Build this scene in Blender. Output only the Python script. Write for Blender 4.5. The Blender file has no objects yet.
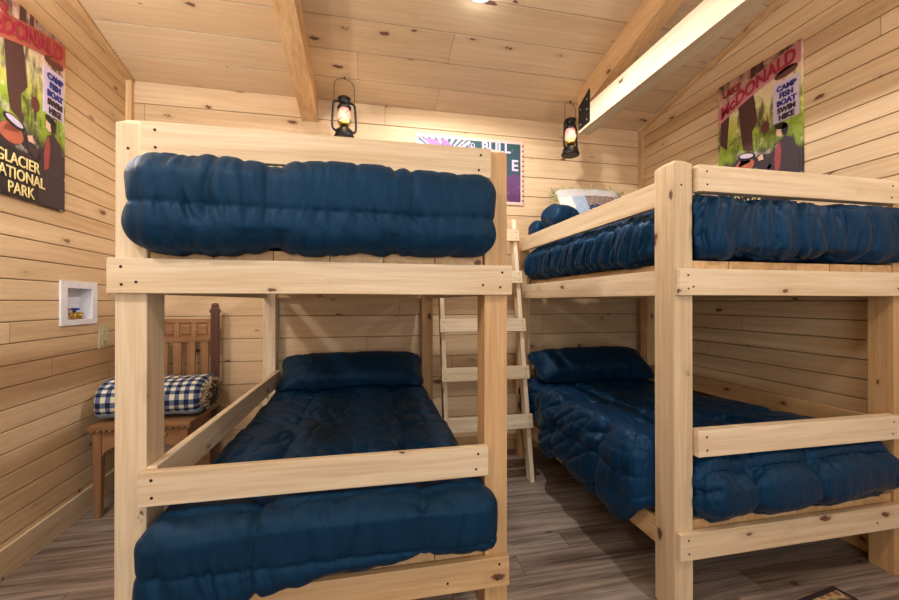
import bpy, bmesh, math, random
from mathutils import Vector, Matrix, noise
from mathutils.bvhtree import BVHTree
random.seed(7)
KS = 0.8            # survey units -> metres, applied once at the end
C = bpy.context.scene.collection
PI = math.pi

# ------------------------------------------------------------------ node helpers
class NT:
    def __init__(s, name):
        s.m = bpy.data.materials.new(name); s.m.use_nodes = True
        s.t = s.m.node_tree; s.b = s.t.nodes['Principled BSDF']
    def n(s, typ, **kw):
        nd = s.t.nodes.new(typ)
        for k, v in kw.items():
            if k.startswith('i_'): nd.inputs[k[2:].replace('_', ' ')].default_value = v
            else: setattr(nd, k, v)
        return nd
    def l(s, a, b): s.t.links.new(a, b)
    def math(s, op, a, b=None, c=None, clamp=False):
        nd = s.n('ShaderNodeMath', operation=op); nd.use_clamp = clamp
        for i, x in enumerate((a, b, c)):
            if x is None: continue
            if isinstance(x, (int, float)): nd.inputs[i].default_value = x
            else: s.l(x, nd.inputs[i])
        return nd.outputs[0]
    def vmath(s, op, a, b=None):
        nd = s.n('ShaderNodeVectorMath', operation=op)
        for i, x in enumerate((a, b)):
            if x is None: continue
            if isinstance(x, (tuple, list)): nd.inputs[i].default_value = x
            elif isinstance(x, (int, float)): nd.inputs[i].default_value = (x, x, x)
            else: s.l(x, nd.inputs[i])
        return nd.outputs[0]
    def coord(s):
        tc = s.n('ShaderNodeTexCoord')
        return s.vmath('MULTIPLY', tc.outputs['Object'], (1/KS,)*3)
    def rand(s): return s.n('ShaderNodeObjectInfo').outputs['Random']
    def comb(s, x, y, z):
        nd = s.n('ShaderNodeCombineXYZ')
        for i, v in enumerate((x, y, z)):
            if isinstance(v, (int, float)): nd.inputs[i].default_value = v
            else: s.l(v, nd.inputs[i])
        return nd.outputs[0]
    def sep(s, v):
        nd = s.n('ShaderNodeSeparateXYZ'); s.l(v, nd.inputs[0]); return nd.outputs
    def ramp(s, fac, stops, interp='LINEAR'):
        nd = s.n('ShaderNodeValToRGB'); nd.color_ramp.interpolation = interp
        e = nd.color_ramp.elements
        while len(e) > 1: e.remove(e[-1])
        e[0].position, e[0].color = stops[0][0], (*stops[0][1], 1)
        for p, c in stops[1:]:
            x = e.new(p); x.color = (*c, 1)
        s.l(fac, nd.inputs[0]); return nd.outputs[0]
    def mix(s, fac, a, b, mode='MIX'):
        nd = s.n('ShaderNodeMix', data_type='RGBA', blend_type=mode)
        for i, x in ((0, fac), (6, a), (7, b)):
            if isinstance(x, (int, float)): nd.inputs[i].default_value = x
            elif isinstance(x, (tuple, list)): nd.inputs[i].default_value = (*x[:3], 1)
            else: s.l(x, nd.inputs[i])
        return nd.outputs[2]
    def noise(s, vec, scale, detail=3, rough=.5):
        nd = s.n('ShaderNodeTexNoise'); nd.inputs['Scale'].default_value = scale
        nd.inputs['Detail'].default_value = detail; nd.inputs['Roughness'].default_value = rough
        s.l(vec, nd.inputs['Vector']); return nd.outputs['Fac']
    def bump(s, h, strength=.3, dist=.002):
        nd = s.n('ShaderNodeBump'); nd.inputs['Strength'].default_value = strength
        nd.inputs['Distance'].default_value = dist
        s.l(h, nd.inputs['Height']); s.l(nd.outputs[0], s.b.inputs['Normal'])

def lin(r, g, b):
    f = lambda c: (c/255/12.92) if c/255 <= .04045 else ((c/255+.055)/1.055)**2.4
    return (f(r), f(g), f(b))

def plain(name, col, rough=.5, metal=0, **kw):
    t = NT(name); v = t.coord(); n = t.noise(v, 30, 2)
    c = t.mix(n, tuple(x*.88 for x in col), tuple(min(1, x*1.1) for x in col))
    t.l(c, t.b.inputs['Base Color']); t.b.inputs['Roughness'].default_value = rough
    t.b.inputs['Metallic'].default_value = metal
    for k, v in kw.items(): t.b.inputs[k.replace('_', ' ')].default_value = v
    return t.m

def wood(name, along, across, light, dark, knot, pitch=0, phase=0, length=2.4, vary=.25,
         grain=1.0, knots=1.0, rough=.55, groove=0, warp=.012):
    """along/across = axis index of grain and board width; pitch>0 tiles boards across"""
    t = NT(name); v = t.coord(); r = t.rand()
    if not pitch:
        v = t.vmath('ADD', v, t.vmath('MULTIPLY', t.comb(r, r, r), (37.1, 23.7, 51.3)))
    o = t.sep(v)
    A, W = o[along], o[across]; D = o[3-along-across]
    if pitch:
        k = t.math('FLOOR', t.math('DIVIDE', t.math('SUBTRACT', W, phase), pitch))
        wn = t.n('ShaderNodeTexWhiteNoise', noise_dimensions='1D'); t.l(k, wn.inputs['W'])
        shift = t.math('MULTIPLY', wn.outputs['Value'], length)
        q = t.math('DIVIDE', t.math('ADD', A, shift), length)
        seg = t.math('FLOOR', q)
        wn2 = t.n('ShaderNodeTexWhiteNoise', noise_dimensions='2D')
        t.l(t.comb(k, seg, 0), wn2.inputs['Vector'])
        tint = wn2.outputs['Value']
        D2 = t.math('ADD', D, t.math('MULTIPLY', tint, 19.0))
        A2 = t.math('ADD', A, t.math('MULTIPLY', tint, 31.0))
    else:
        tint, D2, A2 = r, D, A
    P = t.comb(A2, W, D2)
    # wandering fibres
    wv = t.noise(t.vmath('MULTIPLY', P, (1.1, 4, 4)), 1.0, 3)
    Ww = t.math('ADD', W, t.math('MULTIPLY', wv, warp*4))
    P2 = t.comb(A2, Ww, D2)
    g1 = t.noise(t.vmath('MULTIPLY', P2, (1.2, 34, 34)), 1.0, 4, .6)
    g2 = t.noise(t.vmath('MULTIPLY', P2, (5, 190, 190)), 1.0, 2, .5)
    g3 = t.noise(t.vmath('MULTIPLY', P2, (.8, 6, 6)), 1.0, 2)
    g = t.math('ADD', t.math('MULTIPLY', g1, .55), t.math('ADD', t.math('MULTIPLY', g2, .2), t.math('MULTIPLY', g3, .25)))
    g = t.math('MULTIPLY_ADD', t.math('SUBTRACT', g, .5), 2.2*grain, .5, clamp=True)
    col = t.mix(g, dark, light)
    # board to board variation
    val = t.math('MULTIPLY_ADD', tint, vary, 1-vary*.55)
    col = t.mix(1.0, col, t.comb(val, t.math('POWER', val, 1.25), t.math('POWER', val, 1.7)), 'MULTIPLY')
    # knots: sparse cells
    vo = t.n('ShaderNodeTexVoronoi'); vo.inputs['Scale'].default_value = 1
    dv = t.n('ShaderNodeTexNoise'); dv.inputs['Scale'].default_value = 22; t.l(P, dv.inputs['Vector'])
    Pd = t.vmath('ADD', t.vmath('MULTIPLY', P, (3.4, 7.5, 7.5) if pitch else (4.2, 9, 9)), t.vmath('MULTIPLY', t.vmath('SUBTRACT', dv.outputs['Color'], .5), .28))
    t.l(Pd, vo.inputs['Vector'])
    cs = t.sep(vo.outputs['Color'])
    size = t.math('MULTIPLY', t.math('GREATER_THAN', cs[0], 1-.42*knots), t.math('MULTIPLY_ADD', cs[1], .15, .05))
    km = t.math('SUBTRACT', 1.0, t.math('DIVIDE', vo.outputs['Distance'], t.math('MAXIMUM', size, .001)), clamp=True)
    core = t.math('MULTIPLY', km, 3.0, clamp=True)
    # soft reddish halo around each knot
    hs = t.math('MULTIPLY', size, 2.3)
    halo = t.math('SUBTRACT', 1.0, t.math('DIVIDE', vo.outputs['Distance'], t.math('MAXIMUM', hs, .001)), clamp=True)
    col = t.mix(t.math('MULTIPLY', halo, .4), col, tuple(knot[i]*.4+dark[i]*.5 for i in range(3)))
    col = t.mix(t.math('MULTIPLY', core, .9), col, knot)
    h = t.math('SUBTRACT', g2, t.math('MULTIPLY', core, .6))
    if pitch:
        # butt joints between board ends
        fr = t.math('FRACT', q)
        e = t.math('MULTIPLY', t.math('MINIMUM', fr, t.math('SUBTRACT', 1.0, fr)), length)
        j = t.math('LESS_THAN', e, .0022)
        col = t.mix(t.math('MULTIPLY', j, .75), col, tuple(x*.3 for x in dark))
        if groove:
            fw = t.math('FRACT', t.math('DIVIDE', t.math('SUBTRACT', W, phase), pitch))
            ew = t.math('MULTIPLY', t.math('MINIMUM', fw, t.math('SUBTRACT', 1.0, fw)), pitch)
            gm = t.math('SUBTRACT', 1.0, t.math('DIVIDE', ew, groove), clamp=True)
            col = t.mix(t.math('MULTIPLY', gm, .8), col, tuple(x*.28 for x in dark))
            h = t.math('SUBTRACT', h, t.math('MULTIPLY', gm, 3.0))
    t.l(col, t.b.inputs['Base Color'])
    t.l(t.math('MULTIPLY_ADD', g, -.12, rough+.06), t.b.inputs['Roughness'])
    t.b.inputs['Specular IOR Level'].default_value = .35
    t.bump(h, .25, .0015)
    return t.m

PL, PD, PK = lin(228, 201, 163), lin(193, 159, 118), lin(92, 52, 34)
BL, BD = lin(236, 219, 190), lin(202, 174, 136)
TL, TD = lin(222, 187, 140), lin(184, 140, 92)
M = {}
M['wall_side'] = wood('pine wall boards', 1, 2, PL, PD, PK, pitch=.1315, phase=.0815, groove=.005, length=9.3, vary=.16)
M['wall_back'] = wood('pine back wall boards', 0, 2, PL, PD, PK, pitch=.2225, phase=.175, groove=.005, length=4.3, vary=.22)
M['ceiling'] = wood('pine ceiling boards', 0, 1, lin(228, 204, 171), lin(199, 169, 131), PK, pitch=.318, phase=4.182-.318*20, groove=.006, length=4.1, vary=.16)
M['lx'] = wood('pale lumber along x', 0, 2, BL, BD, PK, grain=1.35, vary=.24, knots=1.1)
M['ly'] = wood('pale lumber along y', 1, 2, BL, BD, PK, grain=1.35, vary=.24, knots=1.1)
M['lz'] = wood('pale lumber upright', 2, 0, BL, BD, PK, grain=1.35, vary=.24, knots=.9)
M['tx'] = wood('tan lumber along x', 0, 2, TL, TD, PK, grain=1.35, vary=.24, knots=1.1)
M['ty'] = wood('tan lumber along y', 1, 2, TL, TD, PK, grain=1.35, vary=.24, knots=1.1)
M['tz'] = wood('tan lumber upright', 2, 0, TL, TD, PK, grain=1.35, vary=.24, knots=.5)
M['floor'] = wood('weathered grey plank floor', 0, 1, lin(166, 150, 136), lin(84, 70, 60), lin(48, 38, 32), pitch=.2, phase=.03, groove=.0025, length=1.5, vary=.3, grain=1.9, knots=.5, rough=.5)
DL, DD = lin(178, 134, 94), lin(116, 78, 50)
M['dx'] = wood('stained chair wood x', 0, 2, DL, DD, lin(60, 30, 16), vary=.15, knots=.4, rough=.4)
M['dz'] = wood('stained chair wood z', 2, 0, DL, DD, lin(60, 30, 16), vary=.15, knots=.4, rough=.4)
M['dark_post'] = wood('dark chair post wood', 2, 0, lin(112, 74, 62), lin(66, 40, 34), lin(50, 28, 20), vary=.1, knots=.2, rough=.35)
M['black'] = plain('black painted metal', lin(34, 34, 36), .45, .6)
M['screw'] = plain('dark screw head', lin(46, 38, 32), .5, .5)
M['white'] = plain('white plastic', lin(226, 226, 232), .4)
M['ivory'] = plain('ivory plastic', lin(196, 186, 150), .4)
M['slot'] = plain('dark slot', lin(40, 36, 30), .6)
M['red'] = plain('red plastic', lin(180, 36, 30), .35)
M['blue'] = plain('blue plastic', lin(30, 60, 160), .35)
M['brass'] = plain('brass', lin(196, 156, 70), .3, .9)

def navy(name, a, b, rough=.55, crinkle=.3):
    t = NT(name); v = t.coord()
    n = t.noise(v, 3.0, 4, .6); w = t.noise(v, 260, 2)
    c = t.mix(n, a, b)
    t.l(c, t.b.inputs['Base Color']); t.b.inputs['Roughness'].default_value = rough
    t.b.inputs['Specular Tint'].default_value = (.26, .48, .80, 1)
    t.b.inputs['Sheen Weight'].default_value = .05; t.b.inputs['Sheen Roughness'].default_value = .4
    t.b.inputs['Sheen Tint'].default_value = (*lin(70, 120, 170), 1)
    t.b.inputs['Specular IOR Level'].default_value = .5
    fine = t.noise(v, 26, 5, .7)
    wv = t.n('ShaderNodeTexNoise'); wv.inputs['Scale'].default_value = 4; t.l(v, wv.inputs['Vector'])
    vd = t.vmath('ADD', v, t.vmath('MULTIPLY', t.vmath('SUBTRACT', wv.outputs['Color'], .5), .12))
    rg = t.noise(t.vmath('MULTIPLY', vd, (13, 9, 3.4)), 1.0, 2, .5)
    rid = t.math('MULTIPLY', t.math('ABSOLUTE', t.math('SUBTRACT', rg, .5)), 6.0, clamp=True)
    fine = t.math('ADD', t.math('MULTIPLY', fine, .5), t.math('MULTIPLY', t.math('POWER', rid, .6), crinkle))
    t.bump(t.math('ADD', t.math('MULTIPLY', w, .12), fine), .55, .009)
    return t.m
M['navy'] = navy('navy quilted cotton', lin(3, 32, 54), lin(5, 46, 76))
M['navy_crinkled'] = navy('crinkled navy quilted cotton', lin(2, 32, 56), lin(4, 50, 86), .46, .7)
M['navy_dark'] = navy('navy pillow cotton', lin(3, 28, 50), lin(5, 40, 66))

# ------------------------------------------------------------------ mesh helpers
def link(name, bm, mats, parent=None, smooth=False):
    me = bpy.data.meshes.new(name); bmesh.ops.recalc_face_normals(bm, faces=bm.faces)
    bm.to_mesh(me); bm.free()
    for m in (mats if isinstance(mats, (list, tuple)) else [mats]): me.materials.append(m)
    if smooth:
        for p in me.polygons: p.use_smooth = True
    o = bpy.data.objects.new(name, me); C.objects.link(o)
    if parent: o.parent = parent; o.matrix_parent_inverse = Matrix.Translation(-parent.location)
    return o

def fixlocal():
    pass

def thing(name, label, cat, loc=(0, 0, 0), group=None):
    o = bpy.data.objects.new(name, None); C.objects.link(o); o.location = loc
    o.empty_display_size = .05
    o['label'] = label; o['category'] = cat
    if group: o['group'] = group
    return o
def tag(o, label, cat, group=None):
    o['label'] = label; o['category'] = cat
    if group: o['group'] = group
    return o
def struct(o):
    o['kind'] = 'structure'; return o

def box(bm, x0, x1, y0, y1, z0, z1, mi=0):
    vs = [bm.verts.new(p) for p in ((x0,y0,z0),(x1,y0,z0),(x1,y1,z0),(x0,y1,z0),(x0,y0,z1),(x1,y0,z1),(x1,y1,z1),(x0,y1,z1))]
    fs = []
    for q in ((0,3,2,1),(4,5,6,7),(0,1,5,4),(1,2,6,5),(2,3,7,6),(3,0,4,7)):
        f = bm.faces.new([vs[i] for i in q]); f.material_index = mi; fs.append(f)
    return vs, fs
def bev(bm, off=.004, seg=2, edges=None):
    bmesh.ops.bevel(bm, geom=list(edges or bm.edges), offset=off, segments=seg, affect='EDGES', profile=.6)
def boxm(name, dims, mat, parent=None, b=.004):
    bm = bmesh.new(); box(bm, *dims)
    if b: bev(bm, b)
    return link(name, bm, mat, parent)

def disc(bm, c, r, axis, h=.002, mi=1, seg=10):
    """short cylinder centred at c along axis index"""
    R = {0: Matrix.Rotation(PI/2, 4, 'Y'), 1: Matrix.Rotation(PI/2, 4, 'X'), 2: Matrix.Identity(4)}[axis]
    g = bmesh.ops.create_cone(bm, cap_ends=True, segments=seg, radius1=r, radius2=r, depth=h, matrix=Matrix.Translation(c) @ R)
    for v in g['verts']:
        for f in v.link_faces: f.material_index = mi

KEEP = []
def board(name, dims, mat, parent, screws=(), b=.004, wob=0, saxis=1, sface=None):
    """a sawn board with eased edges and sunk screw heads"""
    KEEP.append(dims); wob = min(wob, .002)
    bm = bmesh.new(); box(bm, *dims)
    L = [dims[1]-dims[0], dims[3]-dims[2], dims[5]-dims[4]]
    ax = L.index(max(L))
    n = 10
    es = [e for e in bm.edges if abs((e.verts[0].co-e.verts[1].co)[ax]) > L[ax]*.9]
    bmesh.ops.subdivide_edges(bm, edges=es, cuts=n, use_grid_fill=True)
    sd = random.random()*50
    for v in bm.verts:
        for k in range(3):
            if k != ax: v.co[k] += wob*noise.noise(Vector((v.co[ax]*1.5+sd, k*7.3, sd)))
    sharp = [e for e in bm.edges if len(e.link_faces) == 2 and e.calc_face_angle() > .5]
    bev(bm, b, 2, sharp)
    for (p, q) in screws:
        y = dims[2]
        if saxis == 1: disc(bm, (p, dims[2]+.0002, q), .006, 1)
        else: disc(bm, (dims[0]+.0002, p, q), .006, 0)
    return link(name, bm, [mat, M['screw']], parent)

def post(name, x0, x1, y0, y1, z1, mat, parent, cham=.03, z0=0, screws=()):
    KEEP.append((x0, x1, y0, y1, z0, z1))
    bm = bmesh.new(); c = cham; zs = z1-c*.8
    rings = [[bm.verts.new((a, b, z)) for a, b in ((x0+q, y0+q), (x1-q, y0+q), (x1-q, y1-q), (x0+q, y1-q))] for z, q in ((z0, 0), (zs, 0), (z1, c))]
    for A_, B_ in zip(rings, rings[1:]):
        for i in range(4): bm.faces.new((A_[i], A_[(i+1) % 4], B_[(i+1) % 4], B_[i]))
    bm.faces.new(rings[0][::-1]); bm.faces.new(rings[2])
    sharp = [e for e in bm.edges if len(e.link_faces) == 2 and e.calc_face_angle() > .3]
    bev(bm, .005, 2, sharp)
    for (p, q) in screws: disc(bm, (p, y0+.0002, q), .006, 1)
    return link(name, bm, [mat, M['screw']], parent)

def tube(bm, pts, r, seg=8, closed=False, mi=0):
    pts = [Vector(p) for p in pts]; n = len(pts); rings = []
    up = None
    for i, p in enumerate(pts):
        if closed: t = (pts[(i+1) % n]-pts[i-1]).normalized()
        else: t = (pts[min(i+1, n-1)]-pts[max(i-1, 0)]).normalized()
        if up is None:
            up = t.orthogonal().normalized()
        up = (up - t*up.dot(t)).normalized(); w = t.cross(up)
        rr = r[i] if isinstance(r, (list, tuple)) else r
        rings.append([bm.verts.new(p+(up*math.cos(2*PI*k/seg)+w*math.sin(2*PI*k/seg))*rr) for k in range(seg)])
    for i in range(n if closed else n-1):
        a, b = rings[i], rings[(i+1) % n]
        for k in range(seg):
            f = bm.faces.new((a[k], a[(k+1) % seg], b[(k+1) % seg], b[k])); f.material_index = mi; f.smooth = True
    if not closed:
        bm.faces.new(rings[0]).material_index = mi; bm.faces.new(rings[-1]).material_index = mi
def lathe(bm, prof, c=(0, 0, 0), seg=28, mi=0):
    rings = []
    for (r, z) in prof:
        rings.append([bm.verts.new((c[0]+r*math.cos(2*PI*k/seg), c[1]+r*math.sin(2*PI*k/seg), c[2]+z)) for k in range(seg)])
    for a, b in zip(rings, rings[1:]):
        for k in range(seg):
            f = bm.faces.new((a[k], a[(k+1) % seg], b[(k+1) % seg], b[k])); f.material_index = mi; f.smooth = True
    bm.faces.new(rings[0]).material_index = mi; bm.faces.new(rings[-1]).material_index = mi
def arc(cx, cz, r, a0, a1, n, fy=lambda a: 0):
    return [(cx+r*math.cos(a0+(a1-a0)*i/n), fy(i), cz+r*math.sin(a0+(a1-a0)*i/n)) for i in range(n+1)]

# ------------------------------------------------------------------ survey numbers
S, T, B = .1133, .0302, .1402
XL, XR, YB, HW, SL = -2.12, 3.24, 4.182, 3.715, .212
YF = -2.6                                   # the room runs on behind the camera
RIDGE = .9
def ceil_z(y): return HW+SL*(YB-y) if y > RIDGE else HW+SL*(YB-RIDGE)-SL*(RIDGE-y)

# ------------------------------------------------------------------ room shell
def grooved(name, axis, pos, u0, u1, zmax, pitch, phase, mat, back):
    """wall of horizontal tongue-and-groove boards; axis = normal axis index, back = outward offset"""
    bm = bmesh.new(); g, d = .006, .007; sgn = 1 if back > 0 else -1
    prof = [(0, 0.0)]
    k = math.ceil((0-phase)/pitch+1e-6); z = phase+k*pitch
    while z < zmax-.01:
        if z > .02: prof += [(0, z-g), (d*sgn, z), (0, z+g)]
        z += pitch
    prof += [(0, zmax)]
    def P(u, q): return (pos+q[0], u, q[1]) if axis == 0 else (u, pos+q[0], q[1])
    full = prof + [(back, zmax), (back, 0)]
    a = [bm.verts.new(P(u0, q)) for q in full]; b = [bm.verts.new(P(u1, q)) for q in full]
    n = len(full)
    for i in range(n): bm.faces.new((a[i], a[(i+1) % n], b[(i+1) % n], b[i]))
    bm.faces.new(a); bm.faces.new(list(reversed(b)))
    return bm
def clip_roof(bm):
    # the gable: two roof planes, keep what is below both
    for s in (1, -1):
        n = Vector((0, SL*s, 1)).normalized()
        g = bm.verts[:]+bm.edges[:]+bm.faces[:]
        r = bmesh.ops.bisect_plane(bm, geom=g, plane_co=(0, RIDGE, HW+SL*(YB-RIDGE)+.002), plane_no=n, clear_outer=True)
        ed = [e for e in r['geom_cut'] if isinstance(e, bmesh.types.BMEdge)]
        bmesh.ops.contextual_create(bm, geom=ed)
wb = grooved('wall_back', 1, YB, XL-.25, XR+.1, HW+.03, .2225, .175, None, .1)
struct(link('wall_back', wb, M['wall_back']))
for nm, px, back in (('wall_left', XL, -.1), ('wall_right', XR, .1)):
    w = grooved(nm, 0, px, YF, YB, 4.6, .1315, .0815, None, back); clip_roof(w)
    o = struct(link(nm, w, M['wall_side']))
    if nm == 'wall_left': WALL_L = o

# hole in the left wall for the outlet box
bmc = bmesh.new(); box(bmc, XL-.085, XL+.05, 3.35, 3.655, 1.505, 1.765)
cut = link('cut', bmc, M['white'])
md = WALL_L.modifiers.new('b', 'BOOLEAN'); md.object = cut; md.operation = 'DIFFERENCE'; md.solver = 'EXACT'
dg = bpy.context.evaluated_depsgraph_get()
newme = bpy.data.meshes.new_from_object(WALL_L.evaluated_get(dg))
WALL_L.modifiers.clear(); WALL_L.data = newme
bpy.data.objects.remove(cut)

bm = bmesh.new(); box(bm, XL-.35, XR+.1, YF, YB+.1, -.06, 0)
struct(link('floor', bm, M['floor']))
# ceiling with V grooves between boards, two slopes
bm = bmesh.new(); prof = []
y = YB+.1; ys = []
k = 0
pts = [(YB+.1, 0)]
yy = YB-.318
while yy > YF:
    if abs(yy-RIDGE) > .03: pts += [(yy+.006, 0), (yy, .007), (yy-.006, 0)]
    else: pts += [(yy, 0)]
    yy -= .318
pts += [(YF, 0), (RIDGE, 0)]
pts.sort(key=lambda p: -p[0])
lo = [(p[0], ceil_z(p[0])+p[1]) for p in pts]
hi = [(YF, ceil_z(YF)+.12), (RIDGE, ceil_z(RIDGE)+.12), (YB+.1, ceil_z(YB+.1)+.12)]
full = lo+hi
a = [bm.verts.new((XL-.35, q[0], q[1])) for q in full]; b = [bm.verts.new((XR+.1, q[0], q[1])) for q in full]
for i in range(len(full)): bm.faces.new((a[i], a[(i+1) % len(full)], b[(i+1) % len(full)], b[i]))
bm.faces.new(a); bm.faces.new(list(reversed(b)))
struct(link('ceiling', bm, M['ceiling']))

# skirting boards and corner / ceiling battens
struct(boxm('baseboard_left', (XL, XL+.018, YF, YB-.018, 0, .185), M['ly']))
struct(boxm('baseboard_right', (XR-.018, XR, YF, YB-.018, 0, .185), M['ty']))
struct(boxm('baseboard_back', (XL, XR, YB-.018, YB, 0, .185), M['tx']))
def sloped(name, x0, x1, ya, yb, drop, top, mat, cut_end=False):
    """timber that follows the roof slope, from ya (near wall) up to yb"""
    bm = bmesh.new(); v = []
    for y in (ya, yb):
        for x in (x0, x1):
            for z in (ceil_z(y)-drop, ceil_z(y)-top): v.append(bm.verts.new((x, y, z)))
    for q in ((0,1,3,2),(4,6,7,5),(0,4,5,1),(2,3,7,6),(0,2,6,4),(1,5,7,3)): bm.faces.new([v[i] for i in q])
    bev(bm, .004)
    return link(name, bm, mat)
struct(boxm('trim_1', (XL, XL+.05, YB-.05, YB, .185, ceil_z(YB)-.005), M['tz']))
struct(boxm('trim_2', (XR-.05, XR, YB-.05, YB, .185, ceil_z(YB)-.005), M['tz']))
o = struct(sloped('trim_3', XL, XL+.06, YB-.02, RIDGE+.02, .03, .003, M['ty']))
o = struct(sloped('trim_4', XR-.06, XR, YB-.02, RIDGE+.02, .03, .003, M['ty']))

# rafters and the collar tie with its steel plate
r1 = sloped('rafter', -.66, -.505, YB-.002, RIDGE+.02, .235, .002, M['ty'])
tag(r1, 'pale square rafter running down the ceiling to the back wall, left of the hanging lantern', 'beam')
r2 = sloped('rafter', 2.12, 2.255, 3.70, RIDGE+.02, .235, .002, M['ty'])
tag(r2, 'ceiling rafter at the right with black steel plate at its lower end', 'beam')
bm = bmesh.new()
vs, fs = box(bm, 2.118, 2.257, -1.2, 3.69, 3.385, 3.60)
for v in bm.verts:      # top corner sniped to the roof slope
    if v.co.y > 3 and v.co.z > 3.5: v.co.y = 3.50
bev(bm, .005)
tie = tag(link('tie_beam', bm, M['ly']), 'thick level timber tie running out from the steel plate over the right bunk', 'beam')
bm = bmesh.new()
pp = [(3.47, 3.415), (3.47, 3.735), (3.668, 3.645), (3.668, 3.405)]
for x in (2.108, 2.116):
    pass
a = [bm.verts.new((2.108, p[0], p[1])) for p in pp]; b = [bm.verts.new((2.117, p[0], p[1])) for p in pp]
bm.faces.new(a); bm.faces.new(list(reversed(b)))
for i in range(4): bm.faces.new((a[i], a[(i+1) % 4], b[(i+1) % 4], b[i]))
pt = thing('steel_plate', 'black steel gusset plate bolted where the rafter meets the level tie', 'bracket', (2.11, 3.57, 3.5))
link('mounting_plate', bm, M['black'], pt)
for (y, z) in ((3.51, 3.45), (3.51, 3.55), (3.51, 3.65), (3.63, 3.45), (3.63, 3.60)):
    bm = bmesh.new(); bmesh.ops.create_uvsphere(bm, u_segments=12, v_segments=6, radius=.011, matrix=Matrix.Translation((2.108, y, z)) @ Matrix.Scale(.5, 4, (1, 0, 0)))
    link('bolt', bm, plain('steel bolt', lin(150, 150, 155), .35, .8) if 'boltm' not in M else M['boltm'], pt, True)

# ------------------------------------------------------------------ bunk beds
def bunk(name, label, x0, x1, y0, y1, side):
    """side=-1: lower guard on the -X side (left bunk); side=+1: open on the -X side (right bunk)"""
    t = thing(name, label, 'bunk bed', ((x0+x1)/2, (y0+y1)/2, 0))
    yf = y0-T; H = 2.385
    zb, zg, zc, zt = .306, .835, 1.686, 2.236
    right = side > 0
    post('post', x0, x0+S, y0, y0+.145, H+(.025 if right else .012), M['lz'], t, screws=[(x0+.045, 2.33-.06)])
    post('post', x1-S, x1, y0, y0+.13, H+(.012), M['tz'] , t)
    post('post', x0, x0+S, y1-S, y1, H-.02, M['tz'] if right else M['lz'], t)
    post('post', x1-S, x1, y1-S, y1, H-.02, M['tz'], t)
    # front boards
    if right:
        bx = [(x0+.008, x1-.01), (x0+S+.008, x1-S-.004), (x0+.008, x1+.01), (x0+S+.012, x1-S-.004)]
    else:
        bx = [(x0-.013, x1), (x0+.094, x1-.104), (x0-.013, x1+.015), (x0+.104, x1-.09)]
    sc = lambda a, z, e: [(a[0]+.05, z+B-.035), (a[0]+.052, z+.035), (a[1]-.05, z+B-.035), (a[1]-.06, z+.035)]
    board('bottom_board', (bx[0][0], bx[0][1], yf, y0, zb, zb+B), M['lx'] if right else M['tx'], t, sc(bx[0], zb, 0)+[(x1-.3, zb+.05)], wob=.003)
    bk = .028 if right else 0
    board('guard_board', (bx[1][0], bx[1][1], yf, y0+bk, zg, zg+B), M['lx'], t, sc(bx[1], zg, 0), wob=.003)
    board('cross_board', (bx[2][0], bx[2][1], yf, y0, zc, zc+B), M['lx'], t, sc(bx[2], zc, 0)+[(x0+.09, zc+.045), (x1-.13, zc+.045)], wob=.002)
    board('top_board', (bx[3][0], bx[3][1], yf, y0+bk, zt, zt+B), M['lx'], t, sc(bx[3], zt, 0), wob=.003)
    # rear boards
    for z in (zb, zg, zc, zt): board('rear_board', (x0+S, x1-S, y1-S*.6, y1-S*.6+T, z, z+B), M['tx'], t)
    # side rails between the posts
    ya, yb = y0+.147, y1-S
    for xa in (x0+.004, x1-.004-.036):
        board('side_board', (xa, xa+.036, ya, yb, zb, zb+B), M['ty'], t)
        board('side_board', (xa, xa+.036, ya, yb, zc, zc+B), M['ly'] if xa < 1.7 else M['ty'], t)
        board('upper_side_rail', (xa, xa+.036, ya, yb, 2.18, 2.18+B), M['ly'], t)
    if right:
        board('guard_rail', (x1-S-.038, x1-S, y0+.032, y1-S, .80, .80+B), M['ty'], t)
    else:
        board('guard_rail', (x0+S, x0+S+.038, y0+.001, y1-S*.5, .845, .845+B), M['ly'], t, b=.005)
    # decks of planks whose ends show above the cross boards
    for zd in (zb+B, zc+B):
        n = 6; xa, xb = x0+S+.004, x1-S-.004; w = (xb-xa)/n
        for i in range(n):
            board('deck_plank', (xa+i*w+.0015, xa+(i+1)*w-.0015, y0+.006+random.random()*.008, y1-S-.01, zd-.002, zd+.046), M['ty'], t, b=.003)
    for zd in (zb, zc):
        board('ledger', (x0+S+.002, x1-S-.002, y0+.004, y0+.04, zd+.02, zd+B-.004), M['tx'], t)
    return t
LX0, LX1, LY0, LY1 = -.9917, .6578, 1.805, 4.163
RX0, RX1, RY0, RY1 = 1.5725, 3.222, 1.780, 4.035
bunk('bunk_bed', 'raw pine bunk bed nearer the wall with the chair, fully visible from the foot end', LX0, LX1, LY0, LY1, -1)
bunk('bunk_bed', 'raw pine bunk bed at the right beside the ladder, cut off by the photo edge', RX0, RX1, RY0, RY1, 1)

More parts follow.
